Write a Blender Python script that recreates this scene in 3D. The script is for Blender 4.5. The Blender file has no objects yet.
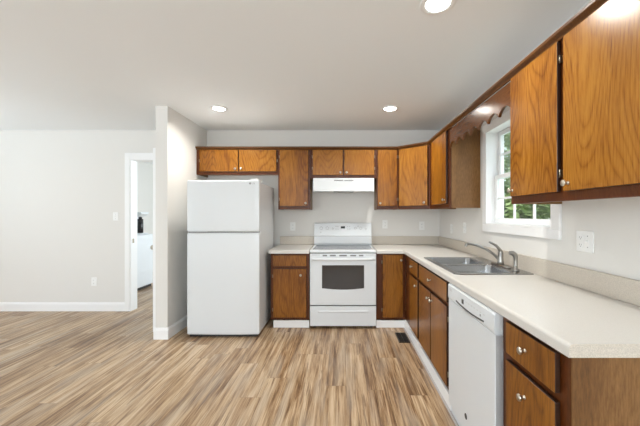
import bpy, bmesh, math, random
from mathutils import Vector, Matrix
random.seed(7)
R = math.radians
PI = math.pi
SC = bpy.context.scene
COL = SC.collection

# ------------------------------------------------------------------ camera
EYE = 1.295
cam_d = bpy.data.cameras.new('camera')
cam_d.sensor_fit = 'HORIZONTAL'; cam_d.sensor_width = 36.0
cam_d.lens = 310.0/640.0*36.0
cam_d.shift_x = -22.0/640.0
cam_d.shift_y = 1.5/640.0
cam_d.clip_start = 0.05; cam_d.clip_end = 200
cam = bpy.data.objects.new('camera', cam_d); COL.objects.link(cam)
cam.location = (0, 0, EYE); cam.rotation_euler = (R(90), 0, 0)
SC.camera = cam

# ------------------------------------------------------------------ world + exposure
w = bpy.data.worlds.new('sky'); SC.world = w; w.use_nodes = True
wn = w.node_tree; wn.nodes.clear()
sky = wn.nodes.new('ShaderNodeTexSky'); sky.sky_type = 'NISHITA'
sky.sun_disc = False; sky.sun_elevation = R(48); sky.sun_rotation = R(200); sky.air_density = 1.0; sky.dust_density = 3.0
mixw = wn.nodes.new('ShaderNodeMixRGB'); mixw.inputs[0].default_value = 0.65
mixw.inputs[2].default_value = (3.0, 3.1, 3.2, 1)
bgw = wn.nodes.new('ShaderNodeBackground'); bgw.inputs[1].default_value = 0.42
ow = wn.nodes.new('ShaderNodeOutputWorld')
wn.links.new(sky.outputs[0], mixw.inputs[1]); wn.links.new(mixw.outputs[0], bgw.inputs[0]); wn.links.new(bgw.outputs[0], ow.inputs[0])
vs = SC.view_settings
vs.view_transform = 'Standard'; vs.look = 'None'; vs.gamma = 1.0; vs.exposure = 0.38
vs.use_curve_mapping = False
SC.cycles.max_bounces = 10; SC.cycles.diffuse_bounces = 6; SC.cycles.use_denoising = True

# ------------------------------------------------------------------ area lights at the windows, mostly unseen; some are added fill
def area(name, loc, rot, sx, sy, power, col=(1, 1, 1), spread=180):
    d = bpy.data.lights.new(name, 'AREA'); d.shape = 'RECTANGLE'; d.size = sx; d.size_y = sy
    d.energy = power; d.color = col; d.spread = R(spread)
    o = bpy.data.objects.new(name, d); COL.objects.link(o); o.location = loc; o.rotation_euler = rot
    return o
XL, YR = -5.3, -2.8      # left wall, wall behind the camera
ZC = 2.424               # ceiling
def daylight(name, axis, sgn, c, a0, a1, z0, z1, power, col, tilt=22, n=4):
    """light strips stacked in a window opening, tilted up to brighten the ceiling"""
    for k in range(n):
        z = z0+(z1-z0)*(k+0.5)/n; m = (a0+a1)/2; L = (a1-a0)*0.94; hgt = (z1-z0)/n*0.8
        if axis == 'x': area(name, (c, m, z), (0, R(-90-tilt)*sgn, 0), hgt, L, power/n, col)
        else: area(name, (m, c, z), (R(90+tilt), 0, 0), L, hgt, power/n, col)
DAY = (0.84, 0.93, 1.0)
daylight('window_light_left', 'x', 1, XL-0.05, 0.8, 3.0, 0.3, 2.2, 40, DAY, 62)
daylight('window_light_left_rear', 'x', 1, XL-0.05, -2.1, -0.3, 0.3, 2.2, 48, DAY, 66)
daylight('window_light_rear', 'y', 1, YR-0.05, -3.8, -1.4, 0.3, 2.2, 36, DAY, 64)
daylight('fill_light_rear_kitchen', 'y', 1, YR-0.05, -0.75, 0.75, 0.7, 2.2, 84, DAY, 52)  # added source out of view, kept strong to brighten the kitchen
daylight('window_light_sink', 'x', -1, 1.53, 1.93, 2.77, 1.22, 2.03, 2.2, DAY, 0, 1)
daylight('fill_light_laundry', 'x', -1, -0.53, 5.2, 6.8, 0.6, 2.15, 56, DAY, 10)  # added source in an invented opening, brightens the laundry room

# ------------------------------------------------------------------ node helpers
def newmat(name):
    m = bpy.data.materials.new(name); m.use_nodes = True
    return m, m.node_tree, m.node_tree.nodes['Principled BSDF']
def nd(nt, typ, **kw):
    n = nt.nodes.new(typ)
    for k, v in kw.items(): setattr(n, k, v)
    return n
def mth(nt, op, a, b=None, c=None):
    n = nt.nodes.new('ShaderNodeMath'); n.operation = op
    for i, v in enumerate((a, b, c)):
        if v is None: continue
        if isinstance(v, (int, float)): n.inputs[i].default_value = v
        else: nt.links.new(v, n.inputs[i])
    return n.outputs[0]
def ramp(nt, fac, stops):
    n = nt.nodes.new('ShaderNodeValToRGB'); cr = n.color_ramp
    while len(cr.elements) < len(stops): cr.elements.new(0.5)
    for e, (p, c) in zip(cr.elements, stops): e.position = p; e.color = (c[0], c[1], c[2], 1)
    nt.links.new(fac, n.inputs[0]); return n.outputs[0]
def mixc(nt, fac, a, b, typ='MIX'):
    n = nt.nodes.new('ShaderNodeMixRGB'); n.blend_type = typ
    for i, v in enumerate((fac, a, b)):
        if isinstance(v, (int, float)): n.inputs[i].default_value = v
        elif isinstance(v, tuple): n.inputs[i].default_value = (v[0], v[1], v[2], 1)
        else: nt.links.new(v, n.inputs[i])
    return n.outputs[0]
def bump(nt, bs, h, strength, dist=0.002):
    b = nt.nodes.new('ShaderNodeBump'); b.inputs['Strength'].default_value = strength; b.inputs['Distance'].default_value = dist
    nt.links.new(h, b.inputs['Height']); nt.links.new(b.outputs[0], bs.inputs['Normal'])

def plain(name, col, rough=0.5, metal=0.0, spec=0.5, noise=0.0, nscale=60.0, coat=0.0, var=0.0):
    m, nt, bs = newmat(name)
    bs.inputs['Roughness'].default_value = rough; bs.inputs['Metallic'].default_value = metal
    bs.inputs['Specular IOR Level'].default_value = spec; bs.inputs['Coat Weight'].default_value = coat
    tc = nd(nt, 'ShaderNodeTexCoord'); nz = nd(nt, 'ShaderNodeTexNoise')
    nz.inputs['Scale'].default_value = nscale; nz.inputs['Detail'].default_value = 3
    nt.links.new(tc.outputs['Object'], nz.inputs['Vector'])
    lo = tuple(c*(1-var) for c in col); hi = tuple(min(1, c*(1+var)) for c in col)
    nt.links.new(ramp(nt, nz.outputs[0], [(0.3, lo), (0.7, hi)]), bs.inputs['Base Color'])
    if noise > 0: bump(nt, bs, nz.outputs[0], noise)
    return m

def wood(name, stops, rough=0.3, squash=0.2, scale=2.3, rings=52.0, rand=0.10, axis='Z', coat=0.0, spec=0.5):
    """flat sawn veneer: contour lines of a stretched noise field give the cathedral figure"""
    m, nt, bs = newmat(name)
    tc = nd(nt, 'ShaderNodeTexCoord'); oi = nd(nt, 'ShaderNodeObjectInfo')
    mp = nd(nt, 'ShaderNodeMapping')
    mp.inputs['Scale'].default_value = {'Z': (1, 1, squash), 'X': (squash, 1, 1), 'Y': (1, squash, 1)}[axis]
    off = nd(nt, 'ShaderNodeCombineXYZ')
    for i in range(3): nt.links.new(mth(nt, 'MULTIPLY', oi.outputs['Random'], 13.7+9*i), off.inputs[i])
    nt.links.new(tc.outputs['Object'], mp.inputs['Vector'])
    add = nd(nt, 'ShaderNodeVectorMath'); nt.links.new(mp.outputs[0], add.inputs[0]); nt.links.new(off.outputs[0], add.inputs[1])
    n1 = nd(nt, 'ShaderNodeTexNoise'); n1.inputs['Scale'].default_value = scale; n1.inputs['Detail'].default_value = 2.0; n1.inputs['Roughness'].default_value = 0.35
    nt.links.new(add.outputs[0], n1.inputs['Vector'])
    ring = mth(nt, 'FRACT', mth(nt, 'MULTIPLY', n1.outputs[0], rings))
    tri = mth(nt, 'MULTIPLY', mth(nt, 'ABSOLUTE', mth(nt, 'SUBTRACT', ring, 0.5)), 2.0)      # 1 on the growth line
    line = mth(nt, 'SUBTRACT', 1.0, mth(nt, 'POWER', tri, 3.0))
    fm = nd(nt, 'ShaderNodeMapping'); fm.inputs['Scale'].default_value = {'Z': (1, 1, 0.3), 'X': (0.3, 1, 1), 'Y': (1, 0.3, 1)}[axis]
    nt.links.new(add.outputs[0], fm.inputs['Vector'])
    fine = nd(nt, 'ShaderNodeTexNoise'); fine.inputs['Scale'].default_value = 150; fine.inputs['Detail'].default_value = 4; fine.inputs['Roughness'].default_value = 0.65
    nt.links.new(fm.outputs[0], fine.inputs['Vector'])
    big = nd(nt, 'ShaderNodeTexNoise'); big.inputs['Scale'].default_value = 4.0; big.inputs['Detail'].default_value = 3
    nt.links.new(add.outputs[0], big.inputs['Vector'])
    f = mth(nt, 'ADD', mth(nt, 'MULTIPLY', line, 0.115), mth(nt, 'MULTIPLY', fine.outputs[0], 0.58))
    f = mth(nt, 'ADD', f, mth(nt, 'MULTIPLY', big.outputs[0], 0.40))
    f = mth(nt, 'ADD', f, mth(nt, 'MULTIPLY', mth(nt, 'SUBTRACT', oi.outputs['Random'], 0.5), rand))
    nt.links.new(ramp(nt, f, stops), bs.inputs['Base Color'])
    bs.inputs['Roughness'].default_value = rough; bs.inputs['Coat Weight'].default_value = coat
    bs.inputs['Specular IOR Level'].default_value = spec
    bs.inputs['Coat Roughness'].default_value = 0.2
    bump(nt, bs, fine.outputs[0], 0.08, 0.001)
    return m

M = {}
M['wall'] = plain('wall paint', (0.74, 0.732, 0.705), 0.75, noise=0.03, nscale=180, spec=0.3)
M['ceiling'] = plain('ceiling paint', (0.86, 0.885, 0.895), 0.85, noise=0.04, nscale=150, spec=0.2)
M['trim'] = plain('white trim paint', (0.86, 0.87, 0.875), 0.4)
M['white'] = plain('white enamel', (0.70, 0.735, 0.76), 0.28)
M['white_plastic'] = plain('white plastic', (0.84, 0.85, 0.84), 0.4)
M['white_grey'] = plain('pale grey enamel', (0.62, 0.63, 0.64), 0.35)
M['grey'] = plain('grey plastic', (0.30, 0.305, 0.31), 0.4)
M['mid_grey'] = plain('plain mid grey', (0.42, 0.425, 0.43), 0.4)
M['strip_grey'] = plain('plain grey strip', (0.40, 0.38, 0.37), 0.5)
M['dark'] = plain('dark rubber', (0.03, 0.03, 0.032), 0.5)
M['black'] = plain('black gloss', (0.012, 0.012, 0.014), 0.12)
M['oven_glass'] = plain('smoked oven glass', (0.03, 0.024, 0.02), 0.03)
M['cooktop'] = plain('reflection greyed ceramic glass', (0.09, 0.093, 0.105), 0.16, var=0.25, nscale=500)  # black ceramic, base colour greyed in place of its reflections
M['ring'] = plain('printed burner ring', (0.33, 0.34, 0.35), 0.25)
M['steel'] = plain('brushed stainless steel', (0.37, 0.38, 0.39), 0.22, metal=1.0)
M['nickel_dark'] = plain('satin nickel', (0.36, 0.35, 0.33), 0.28, metal=1.0)
M['nickel'] = plain('brushed nickel', (0.52, 0.48, 0.41), 0.32, metal=1.0)
M['brass'] = plain('aged brass', (0.35, 0.31, 0.24), 0.35, metal=1.0)
M['vent'] = plain('dark bronze metal', (0.035, 0.03, 0.026), 0.4, metal=0.5)
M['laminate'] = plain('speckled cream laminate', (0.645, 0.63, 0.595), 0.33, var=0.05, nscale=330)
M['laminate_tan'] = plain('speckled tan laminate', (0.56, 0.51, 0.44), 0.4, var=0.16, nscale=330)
M['filter'] = plain('grey metal mesh filter', (0.16, 0.16, 0.16), 0.45, metal=0.6)
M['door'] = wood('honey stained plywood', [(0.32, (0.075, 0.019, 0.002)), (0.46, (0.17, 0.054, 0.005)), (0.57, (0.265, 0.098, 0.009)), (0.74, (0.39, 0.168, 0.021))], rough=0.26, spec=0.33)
M['base_door'] = wood('shaded honey plywood', [(0.32, (0.075, 0.019, 0.002)), (0.46, (0.155, 0.049, 0.005)), (0.57, (0.24, 0.087, 0.009)), (0.74, (0.34, 0.14, 0.018))], rough=0.28, spec=0.33)  # same honey stain, darkened for the weaker light on base doors
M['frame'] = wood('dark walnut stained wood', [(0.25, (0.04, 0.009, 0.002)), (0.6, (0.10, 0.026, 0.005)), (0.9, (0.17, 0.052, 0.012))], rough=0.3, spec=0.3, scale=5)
M['edge'] = plain('dark stained door edge', (0.035, 0.014, 0.007), 0.4)
M['rail'] = wood('brown stained valance wood', [(0.25, (0.05, 0.013, 0.002)), (0.5, (0.095, 0.029, 0.005)), (0.8, (0.16, 0.058, 0.012))], rough=0.2, scale=5, axis='Y', spec=0.28)
M['side'] = wood('brown stained side panel', [(0.28, (0.09, 0.038, 0.011)), (0.5, (0.165, 0.077, 0.023)), (0.75, (0.29, 0.15, 0.052))], rough=0.4, scale=1.6, rings=7, squash=0.5, spec=0.35)
M['inside'] = plain('raw cabinet board', (0.30, 0.2, 0.11), 0.6)
M['crown'] = wood('oak cornice', [(0.25, (0.05, 0.016, 0.003)), (0.6, (0.11, 0.04, 0.008)), (0.9, (0.22, 0.095, 0.022))], rough=0.3, spec=0.35, scale=4, axis='X')
M['bark'] = plain('bark', (0.09, 0.065, 0.045), 0.9, var=0.4, nscale=14)
M['leaf'] = plain('tree leaf', (0.40, 0.50, 0.30), 0.6, var=0.5, nscale=2.5)
M['leaf2'] = plain('shrub leaf', (0.33, 0.44, 0.19), 0.6, var=0.5, nscale=2.5)
M['grass'] = plain('lawn', (0.14, 0.24, 0.06), 0.9, var=0.4, nscale=6)

def mat_emit(name, col, s):
    m, nt, bs = newmat(name)
    bs.inputs['Base Color'].default_value = (0.9, 0.9, 0.9, 1)
    bs.inputs['Emission Color'].default_value = (*col, 1); bs.inputs['Emission Strength'].default_value = s
    return m
M['lens'] = mat_emit('lit lamp lens', (1.0, 0.99, 0.96), 8.0)

def mat_glass():
    m = bpy.data.materials.new('clear window glass'); m.use_nodes = True; nt = m.node_tree; nt.nodes.clear()
    t = nt.nodes.new('ShaderNodeBsdfTransparent'); g = nt.nodes.new('ShaderNodeBsdfGlossy'); g.inputs['Roughness'].default_value = 0.02
    t.inputs[0].default_value = (0.95, 0.97, 0.96, 1)
    mx = nt.nodes.new('ShaderNodeMixShader'); mx.inputs[0].default_value = 0.06
    o = nt.nodes.new('ShaderNodeOutputMaterial')
    nt.links.new(t.outputs[0], mx.inputs[1]); nt.links.new(g.outputs[0], mx.inputs[2]); nt.links.new(mx.outputs[0], o.inputs[0])
    return m
M['glass'] = mat_glass()

def mat_floor():
    m, nt, bs = newmat('oak plank vinyl')
    tc = nd(nt, 'ShaderNodeTexCoord'); sp = nd(nt, 'ShaderNodeSeparateXYZ'); nt.links.new(tc.outputs['Object'], sp.inputs[0])
    x, y = sp.outputs[0], sp.outputs[1]
    PW, PL = 0.152, 1.22
    u = mth(nt, 'DIVIDE', mth(nt, 'ADD', x, 20.03), PW); row = mth(nt, 'FLOOR', u); fu = mth(nt, 'FRACT', u)
    wr = nd(nt, 'ShaderNodeTexWhiteNoise', noise_dimensions='1D'); nt.links.new(row, wr.inputs['W'])
    v = mth(nt, 'ADD', mth(nt, 'DIVIDE', mth(nt, 'ADD', y, 20), PL), wr.outputs['Value']); seg = mth(nt, 'FLOOR', v); fv = mth(nt, 'FRACT', v)
    cid = nd(nt, 'ShaderNodeCombineXYZ'); nt.links.new(row, cid.inputs[0]); nt.links.new(seg, cid.inputs[1])
    wi = nd(nt, 'ShaderNodeTexWhiteNoise', noise_dimensions='2D'); nt.links.new(cid.outputs[0], wi.inputs['Vector'])
    # grain coordinates shifted plank by plank
    def grain(sx, sy, detail, rough, dist=0.0):
        cx = nd(nt, 'ShaderNodeCombineXYZ')
        nt.links.new(mth(nt, 'MULTIPLY', x, sx), cx.inputs[0]); nt.links.new(mth(nt, 'MULTIPLY', y, sy), cx.inputs[1])
        nt.links.new(mth(nt, 'MULTIPLY', wi.outputs['Value'], 57.0), cx.inputs[2])
        n = nd(nt, 'ShaderNodeTexNoise'); n.inputs['Scale'].default_value = 1.0; n.inputs['Detail'].default_value = detail
        n.inputs['Roughness'].default_value = rough; n.inputs['Distortion'].default_value = dist
        nt.links.new(cx.outputs[0], n.inputs['Vector']); return n.outputs[0]
    g1 = grain(24, 1.2, 6, 0.62, 0.4); g2 = grain(120, 4.0, 4, 0.65); g3 = grain(38, 1.7, 5, 0.6, 0.8)
    f = mth(nt, 'ADD', mth(nt, 'MULTIPLY', g1, 0.62), mth(nt, 'MULTIPLY', g2, 0.38))
    f = mth(nt, 'ADD', f, mth(nt, 'MULTIPLY', mth(nt, 'SUBTRACT', wi.outputs['Value'], 0.5), 0.09))
    col = ramp(nt, f, [(0.37, (0.11, 0.052, 0.022)), (0.45, (0.28, 0.167, 0.083)), (0.52, (0.44, 0.302, 0.175)), (0.63, (0.61, 0.47, 0.315))])
    dk = ramp(nt, g3, [(0.56, (0, 0, 0)), (0.61, (1, 1, 1))])
    col = mixc(nt, mth(nt, 'MULTIPLY', dk, 0.6), col, (0.15, 0.08, 0.04))
    gr = ramp(nt, grain(9, 1.3, 3, 0.5), [(0.5, (0, 0, 0)), (0.66, (1, 1, 1))])
    col = mixc(nt, mth(nt, 'MULTIPLY', gr, 0.35), col, (0.42, 0.375, 0.315))
    e1 = mth(nt, 'LESS_THAN', mth(nt, 'MINIMUM', fu, mth(nt, 'SUBTRACT', 1.0, fu)), 0.010)
    e2 = mth(nt, 'LESS_THAN', mth(nt, 'MINIMUM', fv, mth(nt, 'SUBTRACT', 1.0, fv)), 0.0016)
    e = mth(nt, 'MAXIMUM', e1, e2)
    col = mixc(nt, mth(nt, 'MULTIPLY', e, 0.32), col, (0.12, 0.08, 0.05))
    nt.links.new(col, bs.inputs['Base Color'])
    bs.inputs['Roughness'].default_value = 0.36; bs.inputs['Specular IOR Level'].default_value = 0.5
    bump(nt, bs, mth(nt, 'SUBTRACT', g2, mth(nt, 'MULTIPLY', e, 0.6)), 0.15, 0.0015)
    return m
M['floor'] = mat_floor()

# ------------------------------------------------------------------ mesh helpers
class MB:
    def __init__(s): s.bm = bmesh.new()
    def box(s, x0, x1, y0, y1, z0, z1, mi=0, front=None):
        """front: material index of the -y face"""
        if x0 > x1: x0, x1 = x1, x0
        if y0 > y1: y0, y1 = y1, y0
        if z0 > z1: z0, z1 = z1, z0
        v = [s.bm.verts.new(p) for p in ((x0, y0, z0), (x1, y0, z0), (x1, y1, z0), (x0, y1, z0), (x0, y0, z1), (x1, y0, z1), (x1, y1, z1), (x0, y1, z1))]
        for k, q in enumerate(((0, 3, 2, 1), (4, 5, 6, 7), (0, 1, 5, 4), (1, 2, 6, 5), (2, 3, 7, 6), (3, 0, 4, 7))):
            f = s.bm.faces.new([v[i] for i in q]); f.material_index = mi
            if k == 2 and front is not None: f.material_index = front
        return s
    def loft(s, loops, mi=0, cap0=True, cap1=True, closed=True, smooth=True):
        rows = [[s.bm.verts.new(p) for p in lp] for lp in loops]
        n = len(rows[0])
        for a, b in zip(rows, rows[1:]):
            for i in range(n if closed else n-1):
                j = (i+1) % n
                f = s.bm.faces.new((a[i], a[j], b[j], b[i])); f.material_index = mi; f.smooth = smooth
        if cap0 and closed: f = s.bm.faces.new(rows[0][::-1]); f.material_index = mi
        if cap1 and closed: f = s.bm.faces.new(rows[-1]); f.material_index = mi
        return s
    def lathe(s, prof, mat=Matrix(), mi=0, seg=20, caps=True):
        loops = [[mat @ Vector((r*math.cos(2*PI*i/seg), r*math.sin(2*PI*i/seg), h)) for i in range(seg)] for r, h in prof]
        return s.loft(loops, mi, caps, caps)
    def prism(s, poly, a0, a1, axis='z', mi=0, smooth=False):
        def p(u, v, a): return {'z': (u, v, a), 'x': (a, u, v), 'y': (u, a, v)}[axis]
        return s.loft([[p(u, v, a0) for u, v in poly], [p(u, v, a1) for u, v in poly]], mi, smooth=smooth)
    def tube(s, pts, rad, mi=0, seg=12, sub=6):
        P = [Vector(p) for p in pts]; rs = rad if isinstance(rad, (list, tuple)) else [rad]*len(P)
        Q, rr = [], []
        for i in range(len(P)-1):
            a, b, c, d = P[max(i-1, 0)], P[i], P[i+1], P[min(i+2, len(P)-1)]
            for k in range(sub):
                t = k/sub
                Q.append(0.5*((2*b)+(c-a)*t+(2*a-5*b+4*c-d)*t*t+(3*b-a-3*c+d)*t**3)); rr.append(rs[i]*(1-t)+rs[i+1]*t)
        Q.append(P[-1]); rr.append(rs[-1])
        loops = []; t0 = (Q[1]-Q[0]).normalized()
        up = Vector((0, 0, 1)) if abs(t0.z) < 0.9 else Vector((1, 0, 0))
        n = (up-t0*up.dot(t0)).normalized()
        for i, q in enumerate(Q):
            t = (Q[min(i+1, len(Q)-1)]-Q[max(i-1, 0)]).normalized()
            n = (n-t*n.dot(t)).normalized(); b = t.cross(n)
            loops.append([q+rr[i]*(math.cos(2*PI*k/seg)*n+math.sin(2*PI*k/seg)*b) for k in range(seg)])
        return s.loft(loops, mi)

def rrect(x0, x1, y0, y1, r, z, n=5):
    out = []
    for cx, cy, a0 in ((x1-r, y1-r, 0), (x0+r, y1-r, 90), (x0+r, y0+r, 180), (x1-r, y0+r, 270)):
        for k in range(n+1):
            a = R(a0+90*k/n); out.append(Vector((cx+r*math.cos(a), cy+r*math.sin(a), z)))
    return out

def obj(name, mb, mats, parent=None, bevel=0.0, segs=2, loc=None, rotz=None, label=None, angle=35):
    me = bpy.data.meshes.new(name); bm = mb.bm if isinstance(mb, MB) else mb
    bmesh.ops.recalc_face_normals(bm, faces=bm.faces[:]); bm.to_mesh(me); bm.free()
    for mm in (mats if isinstance(mats, (list, tuple)) else [mats]): me.materials.append(M[mm])
    o = bpy.data.objects.new(name, me); COL.objects.link(o)
    if parent: o.parent = parent
    if loc is not None: o.location = loc
    if rotz is not None: o.rotation_euler = (0, 0, rotz)
    if bevel > 0:
        md = o.modifiers.new('bevel', 'BEVEL'); md.width = bevel; md.segments = segs; md.limit_method = 'ANGLE'; md.angle_limit = R(angle)
    if label: o['label'] = label
    return o
def thing(name, label, cat, loc=(0, 0, 0), rotz=0.0, group=None):
    o = bpy.data.objects.new(name, None); COL.objects.link(o); o.empty_display_size = 0.1
    o.location = loc; o.rotation_euler = (0, 0, rotz); o['label'] = label; o['category'] = cat
    if group: o['group'] = group
    return o
def tag(o, label, cat, group=None):
    o['label'] = label; o['category'] = cat
    if group: o['group'] = group
    return o
def struct(name, mb, mats, **kw):
    o = obj(name, mb, mats, **kw); o['kind'] = 'structure'; return o
def text_mesh(name, body, size, mat, parent, loc, rot, depth=0.0006):
    cu = bpy.data.curves.new(name, 'FONT'); cu.body = body; cu.size = size; cu.extrude = depth; cu.align_x = 'CENTER'; cu.align_y = 'CENTER'
    o = bpy.data.objects.new(name, cu); COL.objects.link(o)
    bpy.context.view_layer.update()
    me = bpy.data.meshes.new_from_object(o.evaluated_get(bpy.context.evaluated_depsgraph_get()))
    bpy.data.objects.remove(o); me.materials.clear(); me.materials.append(M[mat])
    q = bpy.data.objects.new(name, me); COL.objects.link(q); q.parent = parent; q.location = loc; q.rotation_euler = rot
    return q
AXY = Matrix.Rotation(R(90), 4, 'X')     # lathe axis z -> -y (toward the viewer of a front)
def facing(x, y, z): return Matrix.Translation((x, y, z)) @ AXY

# ------------------------------------------------------------------ the setting
XW = 1.31        # right wall face
YB = 4.16        # back wall face
T = 0.12
struct('floor', MB().box(XL-T, XW+0.14, YR-T, 7.82, -0.08, 0), 'floor')
struct('ceiling', MB().box(XL-T, XW+0.14, YR-T, 7.82, ZC, ZC+0.1), 'ceiling')
DX0, DX1, DZ = -2.838, -2.03, 2.035      # doorway
b = MB(); b.box(XL-T, DX0, YB, YB+T, 0, ZC); b.box(DX0, DX1, YB, YB+T, DZ, ZC); b.box(DX1, XW, YB, YB+T, 0, ZC)
struct('wall_back', b, 'wall')
WY0, WY1, WZ0, WZ1 = 1.905, 2.79, 1.205, 2.04   # kitchen window opening
b = MB(); b.box(XW, XW+0.14, YR, WY0, 0, ZC); b.box(XW, XW+0.14, WY1, YB+T, 0, ZC)
b.box(XW, XW+0.14, WY0, WY1, 0, WZ0); b.box(XW, XW+0.14, WY0, WY1, WZ1, ZC)
struct('wall_right', b, 'wall')
def pierced(axis, c0, c1, a0, a1, holes):
    """wall with window holes; axis = direction it runs"""
    b = MB(); cur = a0
    def bx(p0, p1, z0, z1):
        if axis == 'y': b.box(c0, c1, p0, p1, z0, z1)
        else: b.box(p0, p1, c0, c1, z0, z1)
    for h0, h1, z0, z1 in holes:
        bx(cur, h0, 0, ZC); bx(h0, h1, 0, z0); bx(h0, h1, z1, ZC); cur = h1
    bx(cur, a1, 0, ZC); return b
struct('wall_left', pierced('y', XL-T, XL, YR, YB, [(-2.1, -0.3, 0.3, 2.2), (0.8, 3.0, 0.3, 2.2)]), 'wall')
struct('wall_rear', pierced('x', YR-T, YR, XL-T, XW+0.14, [(-3.8, -1.4, 0.3, 2.2), (-0.75, 0.75, 0.7, 2.2)]), 'wall')
PX0, PX1, PY = -1.938, -1.814, 3.222
struct('wall_partition', MB().box(PX0, PX1, PY, YB, 0, ZC), 'wall')
# laundry room past the doorway
struct('wall_laundry_far', MB().box(-4.4, -0.5, 7.7, 7.82, 0, ZC), 'wall')
struct('wall_laundry_left', MB().box(-4.4, -4.28, YB+T, 7.7, 0, ZC), 'wall')
struct('wall_laundry_right', pierced('y', -0.62, -0.5, YB+T, 7.7, [(5.2, 6.8, 0.6, 2.15)]), 'wall')  # opening made up for the laundry fill light
def baseboard_prof(t=0.014, h=0.118): return [(0, 0), (t, 0), (t, h-0.022), (t-0.004, h-0.014), (t-0.006, h), (0, h)]
def base_run(name, p0, p1, nrm, h=0.118, t=0.014):
    p0, p1, n = Vector((*p0, 0)), Vector((*p1, 0)), Vector((*nrm, 0))
    lp = lambda p: [p+n*(d+0.0005)+Vector((0, 0, z)) for d, z in baseboard_prof(t, h)]
    return struct(name, MB().loft([lp(p0), lp(p1)], smooth=False), 'trim')
base_run('baseboard_back', (XL, YB), (-2.907, YB), (0, -1))
base_run('baseboard_partition_end', (PX0-0.014, PY), (PX1+0.014, PY), (0, -1))
base_run('baseboard_partition_right', (PX1, PY), (PX1, YB), (1, 0))
base_run('baseboard_partition_left', (PX0, PY), (PX0, YB), (-1, 0))
base_run('baseboard_left', (XL, YR), (XL, YB), (1, 0))
base_run('baseboard_laundry', (-4.28, 7.7), (-0.62, 7.7), (0, -1))
# doorway casing + jamb
b = MB(); CY = YB-0.018
b.box(DX0-0.068, DX0, CY, YB-0.0005, 0, DZ+0.085); b.box(DX1, DX1+0.085, CY, YB-0.0005, 0, DZ+0.085); b.box(DX0, DX1, CY, YB-0.0005, DZ, DZ+0.085)
tr = struct('trim_1', b, 'trim', bevel=0.004)
obj('jamb', MB().box(DX0, DX0+0.012, YB-0.01, YB+T, 0, DZ-0.012).box(DX1-0.012, DX1, YB-0.01, YB+T, 0, DZ-0.012).box(DX0, DX1, YB-0.01, YB+T, DZ-0.012, DZ), 'trim', tr)
obj('strike_plate', MB().box(DX0+0.0118, DX0+0.0145, YB+0.02, YB+0.055, 0.91, 0.968), 'brass', tr, bevel=0.001)
# the open door, seen on edge past the partition
dr = obj('door_1', MB().box(-2.066, -2.031, 3.385, 4.135, 0.012, 2.022), 'trim', bevel=0.002); dr['kind'] = 'structure'
kn = MB()
for sx in (-1, 1):
    mt = Matrix.Translation((-2.0485+sx*0.0175, 3.445, 0.93)) @ Matrix.Rotation(R(90)*sx, 4, 'Y')
    kn.lathe([(0.027, 0), (0.027, 0.006), (0.011, 0.009), (0.010, 0.022), (0.022, 0.030), (0.026, 0.042), (0.019, 0.052), (0.004, 0.055)] if sx < 0 else [(0.027, 0), (0.027, 0.006), (0.01, 0.009), (0.01, 0.02)], mt)
obj('door_knob', kn, 'nickel', dr)

# window over the sink: double hung, three panes wide in each sash
win = thing('window_1', 'white double hung window over the sink', 'window', (XW, 2.3475, WZ0)); win['kind'] = 'structure'
hw = (WY1-WY0)/2; hh = WZ1-WZ0
b = MB(); cw, ct = 0.062, 0.02
b.box(-ct, -0.0005, -hw-cw, hw+cw, -cw, 0); b.box(-ct, -0.0005, -hw-cw, hw+cw, hh, hh+cw); b.box(-ct, -0.0005, -hw-cw, -hw, 0, hh); b.box(-ct, -0.0005, hw, hw+cw, 0, hh)
obj('casing', b, 'trim', win, bevel=0.004)
b = MB(); b.box(-ct, 0.14, -hw, -hw+0.014, 0.014, hh-0.014); b.box(-ct, 0.14, hw-0.014, hw, 0.014, hh-0.014); b.box(-ct, 0.14, -hw, hw, 0, 0.014); b.box(-ct, 0.14, -hw, hw, hh-0.014, hh)
obj('jamb', b, 'trim', win)
def sash(x0, z0, z1, nm):
    x1 = x0+0.028; a = hw-0.016; st = 0.042
    b = MB(); b.box(x0, x1, -a, -a+st, z0, z1); b.box(x0, x1, a-st, a, z0, z1); b.box(x0, x1, -a+st, a-st, z0, z0+st); b.box(x0, x1, -a+st, a-st, z1-st*0.8, z1)
    s = obj(nm, b, 'trim', win, bevel=0.003)
    gy, gz0, gz1 = a-st, z0+st, z1-st*0.8
    m = MB(); xm = x0+0.007
    for k in (-1, 1): m.box(xm, xm+0.012, k*gy/3-0.009, k*gy/3+0.009, gz0, gz1)
    zc = (gz0+gz1)/2
    for k in (-1, 0, 1): m.box(xm, xm+0.012, k*2*gy/3-gy/3+0.009*(k > -1), k*2*gy/3+gy/3-0.009*(k < 1), zc-0.009, zc+0.009)
    obj('muntin', m, 'trim', s)
    obj('pane', MB().box(x0+0.011, x0+0.015, -gy, gy, gz0, gz1), 'glass', s)
sash(0.055, 0.016, hh/2+0.018, 'lower_sash')
sash(0.087, hh/2-0.014, hh-0.016, 'upper_sash')
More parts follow.
